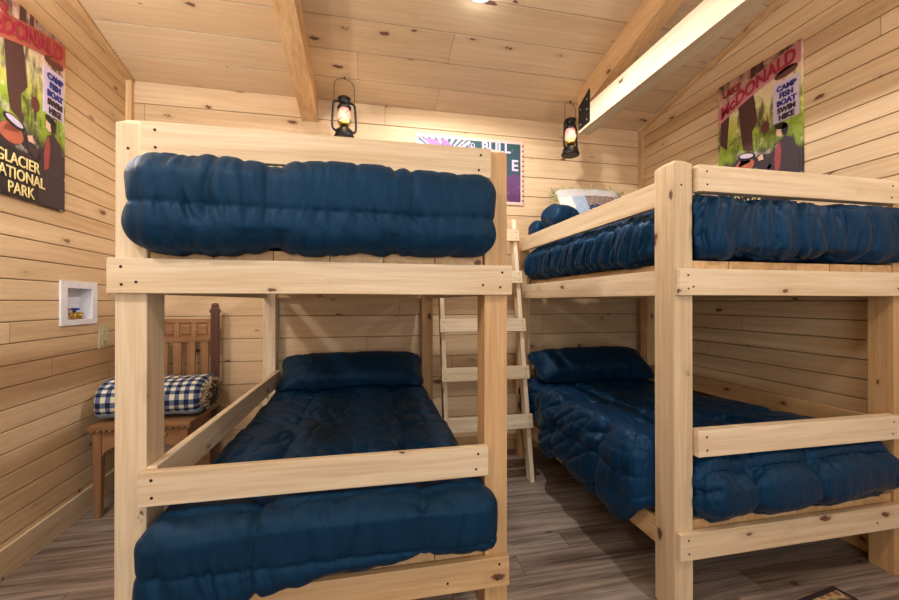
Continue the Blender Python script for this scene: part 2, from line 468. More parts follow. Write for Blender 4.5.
# ------------------------------------------------------------------ soft goods
def sstep(a, b, x):
    t = max(0, min(1, (x-a)/(b-a))); return t*t*(3-2*t)
def ridg(p): return 1-abs(noise.noise(p))*2
def push_out(bm, off=(0, 0, 0), g=.012):
    """cloth lies against the timber instead of passing through it"""
    lo = [min(v.co[k] for v in bm.verts)+off[k] for k in range(3)]; hi = [max(v.co[k] for v in bm.verts)+off[k] for k in range(3)]
    near = [b for b in KEEP if all(b[2*k]-g < hi[k] and b[2*k+1]+g > lo[k] for k in range(3))]
    for _ in range(3):
        moved = 0
        for v in bm.verts:
            p = [v.co[k]+off[k] for k in range(3)]
            for b in near:
                if b[0]-g < p[0] < b[1]+g and b[2]-g < p[1] < b[3]+g and b[4]-g < p[2] < b[5]+g:
                    best = min((abs(p[k]-q), k, q) for k in range(3) for q in (b[2*k]-g, b[2*k+1]+g))
                    # planks lie side by side: only leave them through their top
                    if b[5]-b[4] < .06 and b[3]-b[2] > 1: best = (0, 2, b[5]+g)
                    p[best[1]] = best[2]; moved += 1
            v.co = [p[k]-off[k] for k in range(3)]
        if not moved: break
def soft(name, L, r, shape, disp, mat, res=.014, parent=None, post=None, clear=True):
    """rounded slab of nominal size L, bent by shape(x,y,z in 0..1) and puffed by disp(p, n)"""
    bm = bmesh.new(); n = [max(4, int(l/res)) for l in L]
    seen = {}
    def V(i, j, k):
        key = (i, j, k)
        if key not in seen:
            q = Vector((i/n[0]*L[0], j/n[1]*L[1], k/n[2]*L[2]))
            c = Vector([min(max(q[a], r), L[a]-r) for a in range(3)])
            d = q-c
            if d.length > 1e-9: q = c+d.normalized()*r*(max(abs(d.x), abs(d.y), abs(d.z))/r)
            seen[key] = bm.verts.new(shape(q.x/L[0], q.y/L[1], q.z/L[2]))
        return seen[key]
    for a in range(3):
        b, c = (a+1) % 3, (a+2) % 3
        for e in (0, n[a]):
            for i in range(n[b]):
                for j in range(n[c]):
                    ids = []
                    for (di, dj) in ((0, 0), (1, 0), (1, 1), (0, 1)):
                        w = [0, 0, 0]; w[a] = e; w[b] = i+di; w[c] = j+dj; ids.append(V(*w))
                    bm.faces.new(ids if e else ids[::-1])
    bmesh.ops.recalc_face_normals(bm, faces=bm.faces); bm.normal_update()
    nd = [(v, v.normal.copy(), v.co.copy()) for v in bm.verts]
    for v, nn, co in nd: v.co = co+nn*disp(co, nn)
    if post:
        for v in bm.verts: post(v)
    bmesh.ops.smooth_vert(bm, verts=bm.verts, factor=.3, use_axis_x=True, use_axis_y=True, use_axis_z=True)
    if clear: push_out(bm)
    return link(name, bm, mat, parent, True)
def cap(zc, ya):
    def f(v):
        if ya < v.co.y < 1.835: v.co.z = min(v.co.z, zc)
    return f
def crease(v, p=3.0):
    """thin valley lines where a noise field crosses zero"""
    return max(0, 1-abs(noise.noise(v))*3.2)**p
def quilt(sx, sy, sz, puff=.014, depth=.011, w=.010, wr=.012, fx=20, top=1., seed=0, slant=0., gath=1., sidez=False):
    def f(p, n):
        x, y, z = p; ax, ay, az = abs(n.x), abs(n.y), abs(n.z)
        wx = noise.noise(Vector((y*2+seed, z*2, 1)))*.035; wy = noise.noise(Vector((x*2, z*2+seed, 5)))*.035
        dx = min([abs(x-s+wx) for s in sx] or [9]); dy = min([abs(y-s+wy) for s in sy] or [9])
        dz = min([abs(z-s-noise.noise(Vector((x*2.2, y*2.2, seed)))*.03) for s in sz] or [9])
        cand = []
        if ax < .85: cand.append(dx)
        if ay < .85: cand.append(dy)
        if sidez and ay > ax: dz = 9
        d = min(cand) if cand else 9
        flank = max(0, 1-az*1.6)
        out = puff*(1-math.exp(-(d/.06))) - (depth*math.exp(-(d/w)**2)+.75*depth*math.exp(-(dz/(w*.8))**2)*flank)*(1-.9*max(0, -n.z))
        out += .45*puff*(1-math.exp(-dz/.035))
        out += .016*noise.noise(Vector((x*2.6+seed, y*2.6, z*3.4)))
        vert = max(ax, ay)
        if vert > .3:
            u = x if ay >= ax else y
            u2 = u + slant*(z-2.0) + .05*noise.noise(Vector((u*3, z*5, seed)))
            amp = .25+.75*max(0, noise.noise(Vector((u*2.2+seed, z*3, 7)))+.35)
            kk = (.25+.75*math.exp(-dz/.06))*vert*amp*gath
            out -= wr*1.1*kk*crease(Vector((u2*fx*.45, z*1.3, seed+1)))
            out -= wr*.7*kk*crease(Vector((u2*fx*.9, z*2.2, seed+5)), 2)
            out += wr*.25*kk*noise.noise(Vector((u2*fx*1.6, z*3, seed+8)))
        if az > .3:
            wv = noise.noise(Vector((x*1.6+seed, y*1.6, 0)))*.5
            kk = (.30+.70*math.exp(-min(dx, dy)/.09))*az*top
            out -= wr*1.3*kk*crease(Vector((x*3.2+wv*3+y*1.2, y*1.5-wv*2-x*.8, seed+2)), 2.5)
            out -= wr*.8*kk*crease(Vector((x*7+wv*3, y*5+x*3, seed+4)), 2)
            out += .014*noise.noise(Vector((x*3.5, y*3.5, seed+9)))*az
        return out
    return f

# top bunk, left bed: only the puffed foot end shows under the top board
def sh(a, b, c):
    y = 1.70+b*2.2
    k = 1-sstep(1.765, 1.80, y)                     # mushrooms out in front of the posts
    x0 = -.83-.095*k; x1 = .50+.085*k
    x = x0+(x1-x0)*a
    z0 = 1.876-.004*math.sin(a*9); z1 = 2.205-.02*(1-k)+.03*k+.010*math.sin(a*PI)
    if y > 1.9: z1 = 2.205-.05*sstep(1.9, 2.4, y)
    return Vector((x, y, z0+(z1-z0)*c))
o = soft('comforter', (1.45, 2.2, .34), .095, sh, quilt([-.39, .20], [2.3, 2.9], [2.035], puff=.015, depth=.007, wr=.030, fx=22, seed=3), M['navy'], res=.0085, post=cap(2.222, 1.755))
tag(o, 'navy comforter on the top bunk nearer the chair, bulging out under its top board', 'comforter', 'navy comforters on the bunks')

# lower bunk, left bed
def sh(a, b, c):
    y = 1.665+b*2.36
    k = 1-sstep(1.765, 1.80, y)
    x0 = -.835-.020*k; x1 = .54+.02*k
    x = x0+(x1-x0)*a
    zb0 = .50
    drape = (.17-.22*sstep(-.85, .1, x))*k - .0*k
    z0 = zb0-.0-max(-.06, drape)*1.0
    z0 = .497 if k < .01 else .497*(1-k)+k*(.40+.12*sstep(-.85, -.1, x)+.02*sstep(.1, .5, x))
    z1 = .80+.02*math.sin(a*PI)+.03*sstep(3.0, 3.9, y)-.02*k
    return Vector((x, y, z0+(z1-z0)*c))
o = soft('comforter', (1.38, 2.36, .34), .075, sh, quilt([-.45, .22], [2.25, 2.95, 3.5], [.60], puff=.013, depth=.008, wr=.030, fx=16, seed=11), M['navy'], res=.0085, post=cap(.820, 1.755))
tag(o, 'navy quilted comforter spread on the bottom bunk nearer the chair, drooping over the foot', 'comforter', 'navy comforters on the bunks')

# top bunk, right bed
def sh(a, b, c):
    y = 1.735+b*2.12
    k = 1-sstep(1.77, 1.80, y)
    m = sstep(1.935, 1.975, y)*(1-sstep(3.86, 3.90, y))
    x0 = 1.70*(1-m)+1.60*m - .03*k; x1 = 3.09+.14*k
    x = x0+(x1-x0)*a
    z0 = 1.878; z1 = 2.238+.012*math.sin(a*PI)-.085*(1-sstep(1.60, 1.80, x))*m
    return Vector((x, y, z0+(z1-z0)*c))
def dsp(q=quilt([2.05, 2.6], [2.55, 3.2], [], puff=.010, depth=.008, wr=.045, fx=17, seed=21)):
    def f(p, n):
        o = q(p, n)
        z = (p.z-2.05); bow = math.cos(min(1, abs(z)/.17)*PI/2)
        if n.x < -.3:      # slanting gathers along the open side
            u = p.y*1+z*.55
            o += .024*bow
            o -= .028*crease(Vector((u*6.5, z*1.2, 4)), 2.5)*(.4+.6*bow); o -= .018*crease(Vector((u*14, z*1.6, 14)), 2)
        if n.y < -.3:
            u = p.x+.22*math.sqrt(max(0, .03-z*z))*(1 if p.x < 2.6 else -1)*2
            o += .02*bow
            o -= .028*crease(Vector((u*5, z*1.0, 8)), 2.5); o -= .018*crease(Vector((u*12, z*1.4, 18)), 2)
            o += .003*noise.noise(Vector((u*40, z*4, 3)))
        return o
    return f
o = soft('comforter', (1.4, 2.12, .33), .085, sh, dsp(), M['navy_crinkled'], res=.008, post=cap(2.220, 1.72))
tag(o, 'navy comforter with many vertical gathers on the top bunk over the ladder side bed', 'comforter', 'navy comforters on the bunks')

# lower bunk, right bed: drapes over the open side
def sh(a, b, c):
    y = 1.71+b*2.19
    k = 1-sstep(1.77, 1.80, y)
    m = sstep(1.935, 1.985, y)*(1-sstep(3.86, 3.9, y))
    x0 = 1.70*(1-m)+(1.46+.075*sstep(3.15, 3.35, y))*m-.01*k; x1 = 3.0+.09*k
    x = x0+(x1-x0)*a
    lip = m*(1-sstep(1.50, 1.555, x))
    if k > 0: z0 = .492+k*(.03+.05*sstep(2.5, 3.1, x)+.04*(1-sstep(1.6, 1.8, x)))
    else: z0 = .497
    z0 = z0-.17*lip*sstep(3.55, 3.15, y)*sstep(1.93, 2.15, y)
    if m > 0 and x < 1.72: z0 += .05*math.sin(y*5.1)*lip*.5
    z1 = .80-.07*k-.04*k*sstep(2.7, 3.0, x)+.10*m*(1-sstep(1.5, 1.9, x))*.6+.05*sstep(2.4, 3.0, x)*sstep(3.0, 2.0, y)+.02*math.sin(a*PI)
    return Vector((x, y, z0+(z1-z0)*c))
def dsp(q=quilt([2.0, 2.42], [2.35, 2.95, 3.5], [.66], puff=.026, depth=.016, w=.011, wr=.026, fx=13, seed=31, sidez=True)):
    def f(p, n):
        o = q(p, n)
        if n.x < -.2 and p.x < 1.8:
            o -= .024*crease(Vector((p.y*4+p.z*5, p.z*2.5, 2)), 2.5); o += .012*noise.noise(Vector((p.y*6, p.z*6, 3)))
        if n.z > .3 and p.x < 2.1:
            o -= .014*crease(Vector((p.y*3.2+p.x*3, p.x*2.0, 6)), 2)
        return o
    return f
o = soft('comforter', (1.5, 2.19, .36), .12, sh, dsp(), M['navy_crinkled'], res=.0085, post=cap(.820, 1.70))
tag(o, 'puffy navy comforter hanging over the open side of the bottom bunk by the ladder', 'comforter', 'navy comforters on the bunks')

RESTS = [BVHTree.FromPolygons([v.co for v in q.data.vertices], [tuple(f.vertices) for f in q.data.polygons]) for q in bpy.data.objects if q.name.startswith('comforter')]
def pillow(name, label, c, size, rot, mat, seed, plump=1., group=None, cat='pillow', ret=False, wr=.008):
    R = Matrix.Rotation(rot[2], 3, 'Z') @ Matrix.Rotation(rot[0], 3, 'X') @ Matrix.Rotation(rot[1], 3, 'Y')
    L = size
    def sh(a, b, d):
        u, v, w = a*2-1, b*2-1, d*2-1
        th = (1-abs(u)**4)*.6*(1-abs(v)**3.2)+.4*(1-max(abs(u), abs(v))**10)
        pin = 1-.06*(1-abs(u*v))*(abs(u)**4+abs(v)**4)
        p = Vector((u*L[0]/2*pin, v*L[1]/2*pin, w*L[2]/2*max(.04, th)))
        return p
    def f(p, n): return wr*(ridg(Vector((p.x*9+seed, p.y*9, p.z*5)))-.4)+wr*.5*ridg(Vector((p.x*22, p.y*20, seed)))
    o = soft(name, L, min(L)*.3, sh, f, mat, res=.016, clear=False)
    o.data.transform(R.to_4x4()); o.location = c
    bm = bmesh.new(); bm.from_mesh(o.data); push_out(bm, c, .018)
    for T_ in RESTS:
        for v in bm.verts:
            w = v.co+Vector(c); h = T_.ray_cast(Vector((w.x, w.y, w.z+.6)), Vector((0, 0, -1)))
            if h[0] is not None and w.z-.3 < h[0].z and h[0].z+.012 > w.z and h[1].z > 0: v.co.z = h[0].z+.012-c[2]
    bm.to_mesh(o.data)
    me_ = o.data; RESTS.append(BVHTree.FromPolygons([v.co+Vector(c) for v in me_.vertices], [tuple(q.vertices) for q in me_.polygons])); bm.free()
    if label: tag(o, label, cat, group)
    return o
pillow('pillow', 'wide navy pillow standing against the back wall on the bottom bunk nearer the chair', (-.14, 3.90, .965), (1.36, .46, .32), (math.radians(38), 0, 0), M['navy_dark'], 2)
pillow('pillow', 'wide navy pillow at the head of the bottom bunk by the ladder', (2.29, 3.735, .985), (1.33, .42, .32), (math.radians(36), 0, 0), M['navy_dark'], 5)
pillow('pillow', 'taller navy pillow over the rail, right beside the fringed throw pillow', (1.80, 3.46, 2.45), (.32, .28, .25), (math.radians(20), 0, .2), M['navy'], 7)
pillow('pillow', 'small low navy pillow at the ladder end of the top bunk', (1.725, 3.76, 2.375), (.20, .20, .22), (math.radians(10), 0, .1), M['navy'], 8)

# fringed patchwork throw pillow
def patch_mat():
    t = NT('patchwork cloth'); v = t.coord(); o = t.sep(v)
    w = t.noise(v, 9, 3)
    x = t.math('ADD', o[0], t.math('MULTIPLY', w, .04)); z = t.math('ADD', o[2], t.math('MULTIPLY', w, .04))
    c1 = t.ramp(t.math('MULTIPLY_ADD', x, 1.5, .5), [(0, lin(224, 214, 198)), (.16, lin(150, 168, 190)), (.36, lin(128, 106, 98)), (.80, lin(128, 106, 98)), (.84, lin(150, 140, 150))], 'CONSTANT')
    up = t.math('GREATER_THAN', z, .125)
    c2 = t.mix(up, c1, lin(190, 186, 184))
    dn = t.math('MULTIPLY', t.math('LESS_THAN', z, .015), t.math('GREATER_THAN', x, -.09))
    c3 = t.mix(dn, c2, lin(38, 48, 86))
    sp = t.noise(v, 60, 3)
    c3 = t.mix(t.math('MULTIPLY', t.math('GREATER_THAN', sp, .6), .35), c3, lin(235, 235, 235))
    t.l(c3, t.b.inputs['Base Color']); t.b.inputs['Roughness'].default_value = .9
    t.bump(t.noise(v, 180, 2), .4, .002); return t.m
M['patch'] = patch_mat()
M['fringe'] = plain('cream fringe yarn', lin(176, 170, 120), .9)
tp = thing('throw_pillow', 'fringed patchwork throw pillow in grey, brown and pale blue on the top bunk', 'pillow', (2.35, 3.82, 2.67))
o = pillow('cushion', None, (0, 0, 0), (.72, .50, .20), (math.radians(56), 0, math.radians(-6)), M['patch'], 12)
o.location = (2.35, 3.82, 2.67); o.parent = tp; o.matrix_parent_inverse = Matrix.Translation(-tp.location)
bm = bmesh.new()
R = Matrix.Rotation(math.radians(-6), 3, 'Z') @ Matrix.Rotation(math.radians(56), 3, 'X')
for i in range(230):
    s = i/230*4; side = int(s); f = s-side
    u, v = [(-1+2*f, 1), (1, 1-2*f), (1-2*f, -1), (-1, -1+2*f)][side]
    p = Vector((u*.345, v*.235, 0)); d = Vector((0, v, 0)) if side in (0, 2) else Vector((u, 0, 0))
    d = (d+Vector((random.uniform(-.6, .6), random.uniform(-.6, .6), random.uniform(-.5, .5)))).normalized()
    pts = [R @ (p+d*q*.085*random.uniform(.7, 1.2)+Vector((0, 0, random.uniform(-.006, .006)))) + Vector((2.35, 3.82, 2.67)) for q in (0, .35, .7, 1)]
    tube(bm, pts, .006, 4)
fr = link('fringe', bm, M['fringe'], tp); fr['kind'] = 'stuff'

# ------------------------------------------------------------------ ladder
t = thing('ladder', 'pale wooden ladder leaning on the back wall between the two bunk beds', 'ladder', (1.08, 3.5, 0))
def lad_y(z): return 3.36+.19*z
for (xa, xb) in ((.668, .708), (1.450, 1.490)):
    bm = bmesh.new(); v = []
    for z in (0, 2.50):
        for x in (xa, xb):
            for d in (0, .10): v.append(bm.verts.new((x, lad_y(z)+d, z)))
    for q in ((0,1,3,2),(4,6,7,5),(0,4,5,1),(2,3,7,6),(0,2,6,4),(1,5,7,3)): bm.faces.new([v[i] for i in q])
    bev(bm, .004); link('rail', bm, M['lz'], t)
for z in (.475, .915, 1.36, 1.83, 2.26):
    bm = bmesh.new(); hh = .125
    zz = z+hh/2; y = lad_y(zz)
    box(bm, .655, 1.503, -.036, -.002, -hh/2, hh/2)
    bev(bm, .003)
    for x in (.69, 1.47):
        for q in (-.035, .03): disc(bm, (x, -.036, q), .005, 1)
    bmesh.ops.transform(bm, matrix=Matrix.Translation((0, y, zz)) @ Matrix.Rotation(-math.atan(.19), 4, 'X'), verts=bm.verts)
    link('rung', bm, [M['lx'], M['screw']], t)
    bm = bmesh.new(); box(bm, .710, 1.448, lad_y(z)+.005, lad_y(z)+.095, z+.02, z+.052); bev(bm, .003)
    link('tread', bm, M['tx'], t)

# ------------------------------------------------------------------ chair with carved back
t = thing('chair', 'stained wooden chair with panelled slat back in the corner behind the bunk', 'chair', (-1.72, 3.8, 0))
cx0, cx1, cyf, cyb = -2.065, -1.385, 3.46, 4.06
bm = bmesh.new(); box(bm, cx0-.01, cx1+.012, cyf-.02, cyb-.03, .675, .708); bev(bm, .008)
link('seat', bm, M['dx'], t)
for x in (cx0+.015, cx1-.075):
    bm = bmesh.new(); box(bm, x, x+.06, cyf+.005, cyf+.065, 0, .675)
    for v in bm.verts:
        if v.co.z < .1: v.co.x = x+.03+(v.co.x-x-.03)*.7; v.co.y = cyf+.035+(v.co.y-cyf-.035)*.7
    bev(bm, .005); link('leg', bm, M['dz'], t)
for x in (cx0+.01, cx1-.045):
    bm = bmesh.new(); vs, fs = box(bm, x, x+.062, cyb-.06, cyb, 0, 1.60)
    bev(bm, .006)
    box(bm, x-.006, x+.068, cyb-.066, cyb+.006, 1.55, 1.575)
    lathe(bm, [(.026, 0), (.034, .012), (.030, .03), (.012, .04)], (x+.031, cyb-.03, 1.60), 14)
    link('back_post', bm, M['dark_post'], t)
# apron with a carved scalloped lip and arched lower edge
bm = bmesh.new(); n = 40; xa, xb = cx0+.075, cx1-.075
row0 = []; row1 = []
for i in range(n+1):
    f = i/n; x = xa+(xb-xa)*f
    zb_ = .47+.10*math.sin(f*PI)**.5
    row0.append((x, zb_)); row1.append((x, .675))
for (A_, Bq) in ((row0, row1),):
    f0 = [bm.verts.new((x, cyf+.015, z)) for x, z in A_]; f1 = [bm.verts.new((x, cyf+.015, z)) for x, z in Bq]
    g0 = [bm.verts.new((x, cyf+.040, z)) for x, z in A_]; g1 = [bm.verts.new((x, cyf+.040, z)) for x, z in Bq]
    for i in range(n):
        bm.faces.new((f0[i], f0[i+1], f1[i+1], f1[i])); bm.faces.new((g0[i], g1[i], g1[i+1], g0[i+1]))
        bm.faces.new((f0[i], g0[i], g0[i+1], f0[i+1])); bm.faces.new((f1[i], f1[i+1], g1[i+1], g1[i]))
    bm.faces.new((f0[0], f1[0], g1[0], g0[0])); bm.faces.new((f0[n], g0[n], g1[n], f1[n]))
ap = link('apron', bm, M['dx'], t)
bm = bmesh.new()
for i in range(17):
    x = cx0+.02+i*.041
    lathe(bm, [(.001, 0), (.012, .004), (.015, .012), (.015, .020)], (x, cyf-.004, .655), 10)
link('carved_edge', bm, M['dz'], ap)
for x in (-1.86, -1.59):
    bm = bmesh.new()
    bmesh.ops.create_uvsphere(bm, u_segments=16, v_segments=10, radius=.045, matrix=Matrix.Translation((x, cyf+.014, .61)) @ Matrix.Diagonal((1, .25, .8, 1)))
    link('rosette', bm, M['dx'], ap, True)
for x in (cx0+.03, cx1-.055):
    boxm('side_apron', (x, x+.025, cyf+.065, cyb-.06, .52, .675), M['dx'], t)
# back: top rail with recessed square panels, slats, lower rail
zr0, zr1 = 1.285, 1.495; px0, px1 = cx0+.072, cx1-.045
bm = bmesh.new(); box(bm, px0, px1, cyb-.032, cyb-.012, zr0, zr1)
box(bm, px0, px1, cyb-.045, cyb-.012, zr1-.035, zr1); box(bm, px0, px1, cyb-.045, cyb-.012, zr0, zr0+.04)
npan = 4; pw = (px1-px0)/npan
for i in range(npan+1):
    xc = px0+i*pw; xa = max(px0, xc-.018); xb = min(px1, xc+.018)
    box(bm, xa, xb, cyb-.045, cyb-.012, zr0+.04, zr1-.035)
rail = link('back_rail', bm, M['dx'], t)
for i in range(npan):
    xc = px0+(i+.5)*pw
    bm = bmesh.new(); vs, fs = box(bm, xc-.042, xc+.042, cyb-.036, cyb-.03, zr0+.058, zr1-.052)
    for v in bm.verts:
        if v.co.y < cyb-.033: v.co.x = xc+(v.co.x-xc)*.7; v.co.z = 1.39+(v.co.z-1.39)*.7; v.co.y -= .006
    link('back_panel', bm, M['dx'], rail)
ns = 5; sw = (px1-px0)/ns
for i in range(ns):
    xc = px0+(i+.5)*sw
    boxm('back_slat', (xc-.034, xc+.034, cyb-.038, cyb-.018, .93, zr0+.002), M['dz'], t)
boxm('lower_back_rail', (px0, px1, cyb-.045, cyb-.012, .87, .94), M['dx'], t)

# rolled plaid blanket
def plaid():
    t = NT('navy and cream check'); v = t.coord(); uv = t.n('ShaderNodeUVMap'); o = t.sep(uv.outputs[0])
    def band(c, s):
        f = t.math('FRACT', t.math('MULTIPLY', c, s)); return t.math('GREATER_THAN', f, .5)
    a = band(o[0], 1.0); b = band(o[1], 1.0)
    s = t.math('MULTIPLY', t.math('ADD', a, b), .5)
    tw = t.math('MULTIPLY', t.math('FRACT', t.math('MULTIPLY', t.math('ADD', o[0], o[1]), 14.0)), .1)
    c = t.ramp(t.math('ADD', s, tw), [(0, lin(226, 216, 190)), (.3, lin(96, 110, 138)), (.8, lin(18, 28, 58))], 'CONSTANT')
    t.l(c, t.b.inputs['Base Color']); t.b.inputs['Roughness'].default_value = .95
    t.bump(t.noise(v, 220, 2), .4, .002); return t.m
M['plaid'] = plaid()
M['plaid_dark'] = plain('brown and cream wool edge', lin(92, 78, 60), .95)
M['pale_lining'] = plain('pale blue fleece lining', lin(150, 176, 205), .95)
t = thing('rolled_blanket', 'rolled navy and cream checked blanket with pale blue lining on the chair seat', 'blanket', (-1.72, 3.75, .71))
x0, x1, yc, zc0 = -2.09, -1.33, 3.72, .865
bm = bmesh.new(); uvl = bm.loops.layers.uv.new('UVMap'); NU, NV = 90, 72
grid = []
for i in range(NU+1):
    f = i/NU; x = x0+(x1-x0)*f
    end = min(1, (1-abs(2*f-1))/.14); sc_ = (.62+.38*math.sqrt(max(0, 1-(1-end)**2)))
    row = []
    for j in range(NV):
        a = 2*PI*j/NV
        ry, rz = .215*sc_, (.145 if math.sin(a) > 0 else .150)*sc_
        cy_, sy_ = math.cos(a), math.sin(a)
        e = .72
        yy = yc+ry*math.copysign(abs(cy_)**e, cy_); zz = zc0+.01+rz*math.copysign(abs(sy_)**e, sy_)
        w = .010*noise.noise(Vector((x*6, math.cos(a)*1.5, math.sin(a)*1.5)))+.005*ridg(Vector((x*18, cy_*3, sy_*3)))
        row.append(bm.verts.new((x+.01*sy_, yy+w*cy_, zz+w*sy_)))
    grid.append(row)
for i in range(NU):
    for j in range(NV):
        j2 = (j+1) % NV
        f = bm.faces.new((grid[i][j], grid[i][j2], grid[i+1][j2], grid[i+1][j])); f.smooth = True
        a = (j+.5)/NV
        lining = (.60 < a < .715)       # lower front fold shows the fleece side
        f.material_index = 1 if lining else 0
        for lp, (uu, vv) in zip(f.loops, ((i, j), (i, j+1), (i+1, j+1), (i+1, j))):
            lp[uvl].uv = (uu/NU*.76/.068, vv/NV*1.15/.068)
for row in (grid[0], grid[-1]): bm.faces.new(row)
link('rolled_cloth', bm, [M['plaid'], M['pale_lining']], t)
# coiled layered end and ruffled edge
bm = bmesh.new(); pts = []
for k in range(150):
    a = k/150*PI*6.5; rr = .03+.105*k/150
    pts.append((x1-.004+.012*math.sin(k*.9), yc+rr*1.35*math.cos(a)+.006*math.sin(k*1.7), zc0+rr*math.sin(a)))
tube(bm, pts, .013, 6)
link('coiled_end', bm, M['plaid_dark'], t)
bm = bmesh.new()
for q in range(3):
    pts = []
    for k in range(90):
        a = k/90*2*PI*.9+q
        rr = .120+.014*math.sin(k*1.1+q*2)
        pts.append((x1+.012+.016*math.sin(k*.7+q*1.9)+q*.008, yc+rr*1.35*math.cos(a), zc0+rr*math.sin(a)*.98))
    tube(bm, pts, .0075, 5)
link('ruffled_edge', bm, plain('cream and brown wool edge', lin(150, 132, 104), .95), t)

# ------------------------------------------------------------------ wall fittings on the left wall
t = thing('outlet_box', 'white recessed plastic outlet box with coloured valves in the plank wall', 'outlet box', (XL, 3.4, 1.64))
y0, y1, z0, z1 = 3.195, 3.61, 1.478, 1.806
iy0, iy1, iz0, iz1 = 3.262, 3.545, 1.517, 1.753
bm = bmesh.new()
xo = XL+.014
def quad(a, b, c, d): bm.faces.new([bm.verts.new(p) for p in (a, b, c, d)])
fr_ = [(y0, y1, z0, iz0), (y0, y1, iz1, z1), (y0, iy0, iz0, iz1), (iy1, y1, iz0, iz1)]
for q in fr_: box(bm, XL+.001, xo, *q)
link('frame', bm, M['white'], t)
bm = bmesh.new(); d = XL-.075
for q in ((d, XL+.002, iy0-.006, iy0, iz0, iz1), (d, XL+.002, iy1, iy1+.006, iz0, iz1), (d, XL+.002, iy0, iy1, iz0-.006, iz0), (d, XL+.002, iy0, iy1, iz1, iz1+.006), (d-.006, d, iy0, iy1, iz0, iz1)): box(bm, *q)
link('recess', bm, M['white'], t)
for (yv, mt) in ((3.315, 'red'), (3.425, 'blue')):
    bm = bmesh.new()
    lathe(bm, [(.018, 0), (.018, .035), (.012, .04), (.012, .07)], (XL-.04, yv, iz0), 14)
    tube(bm, [(XL-.04, yv, iz0+.03), (XL-.01, yv+.012, iz0+.034), (XL+.004, yv+.018, iz0+.034)], .011, 8)
    v_ = link('valve', bm, M['brass'], t, False)
    bm = bmesh.new()
    lathe(bm, [(.006, 0), (.026, .003), (.028, .014), (.02, .02), (.004, .021)], (XL-.035, yv, iz0+.068), 12)
    bmesh.ops.transform(bm, matrix=Matrix.Identity(4), verts=bm.verts)
    link('valve_handle', bm, M[mt], v_, True)
bm = bmesh.new(); lathe(bm, [(.015, 0), (.015, .03), (.022, .034), (.022, .05), (.01, .054)], (XL-.035, 3.48, iz0), 12)
link('hose_nut', bm, M['brass'], t)
bm = bmesh.new(); box(bm, XL-.07, XL-.062, 3.265, 3.36, 1.53, 1.62); link('sticker', bm, plain('white sticker', lin(240, 240, 240), .5), t)

t = thing('wall_outlet', 'ivory electrical outlet plate on the plank wall below the white box', 'outlet', (XL, 3.71, 1.355))
bm = bmesh.new(); box(bm, XL+.0005, XL+.009, 3.645, 3.772, 1.262, 1.455); bev(bm, .003)
link('plate', bm, M['ivory'], t)
for zc_ in (1.402, 1.315):
    bm = bmesh.new(); box(bm, XL+.009, XL+.013, 3.685, 3.732, zc_-.030, zc_+.030, 0); bev(bm, .002)
    for dy in (-.010, .010): box(bm, XL+.0128, XL+.0138, 3.7085+dy-.002, 3.7085+dy+.002, zc_-.004, zc_+.014, 1)
    disc(bm, (XL+.0132, 3.7085, zc_-.016), .004, 0, .001, 1)
    link('socket', bm, [M['ivory'], M['slot']], t)

# ------------------------------------------------------------------ signs
def text_mesh(name, s, size, to, mat, parent, bold=.0, extr=.0015, align='CENTER', sx=1, bend=None):
    cu = bpy.data.curves.new(name, 'FONT'); cu.body = s; cu.size = size; cu.extrude = extr; cu.offset = bold
    cu.align_x = align; cu.align_y = 'CENTER'; cu.resolution_u = 4
    ob = bpy.data.objects.new('tmp', cu); C.objects.link(ob)
    dg = bpy.context.evaluated_depsgraph_get()
    me = bpy.data.meshes.new_from_object(ob.evaluated_get(dg)); bpy.data.objects.remove(ob)
    for v in me.vertices:
        x, y, z = v.co; x *= sx
        if bend: x, y = bend(x, y)
        v.co = to(x, y, z+.0065)
    me.name = name; me.materials.clear(); me.materials.append(mat)
    o = bpy.data.objects.new(name, me); C.objects.link(o); o.parent = parent
    o.matrix_parent_inverse = Matrix.Translation(-parent.location)
    return o
def polys(name, shapes, to, mat, parent, h=.0):
    bm = bmesh.new()
    for s in shapes:
        bot = [bm.verts.new(to(x, y, h)) for x, y in s]; top = [bm.verts.new(to(x, y, h+.0012)) for x, y in s]
        bm.faces.new(bot); bm.faces.new(top[::-1])
        for i in range(len(s)): bm.faces.new((bot[i], bot[(i+1) % len(s)], top[(i+1) % len(s)], top[i]))
    return link(name, bm, mat, parent)
def ell(cx, cy, rx, ry, rot=0, n=20):
    return [(cx+rx*math.cos(2*PI*i/n)*math.cos(rot)-ry*math.sin(2*PI*i/n)*math.sin(rot), cy+rx*math.cos(2*PI*i/n)*math.sin(rot)+ry*math.sin(2*PI*i/n)*math.cos(rot)) for i in range(n)]
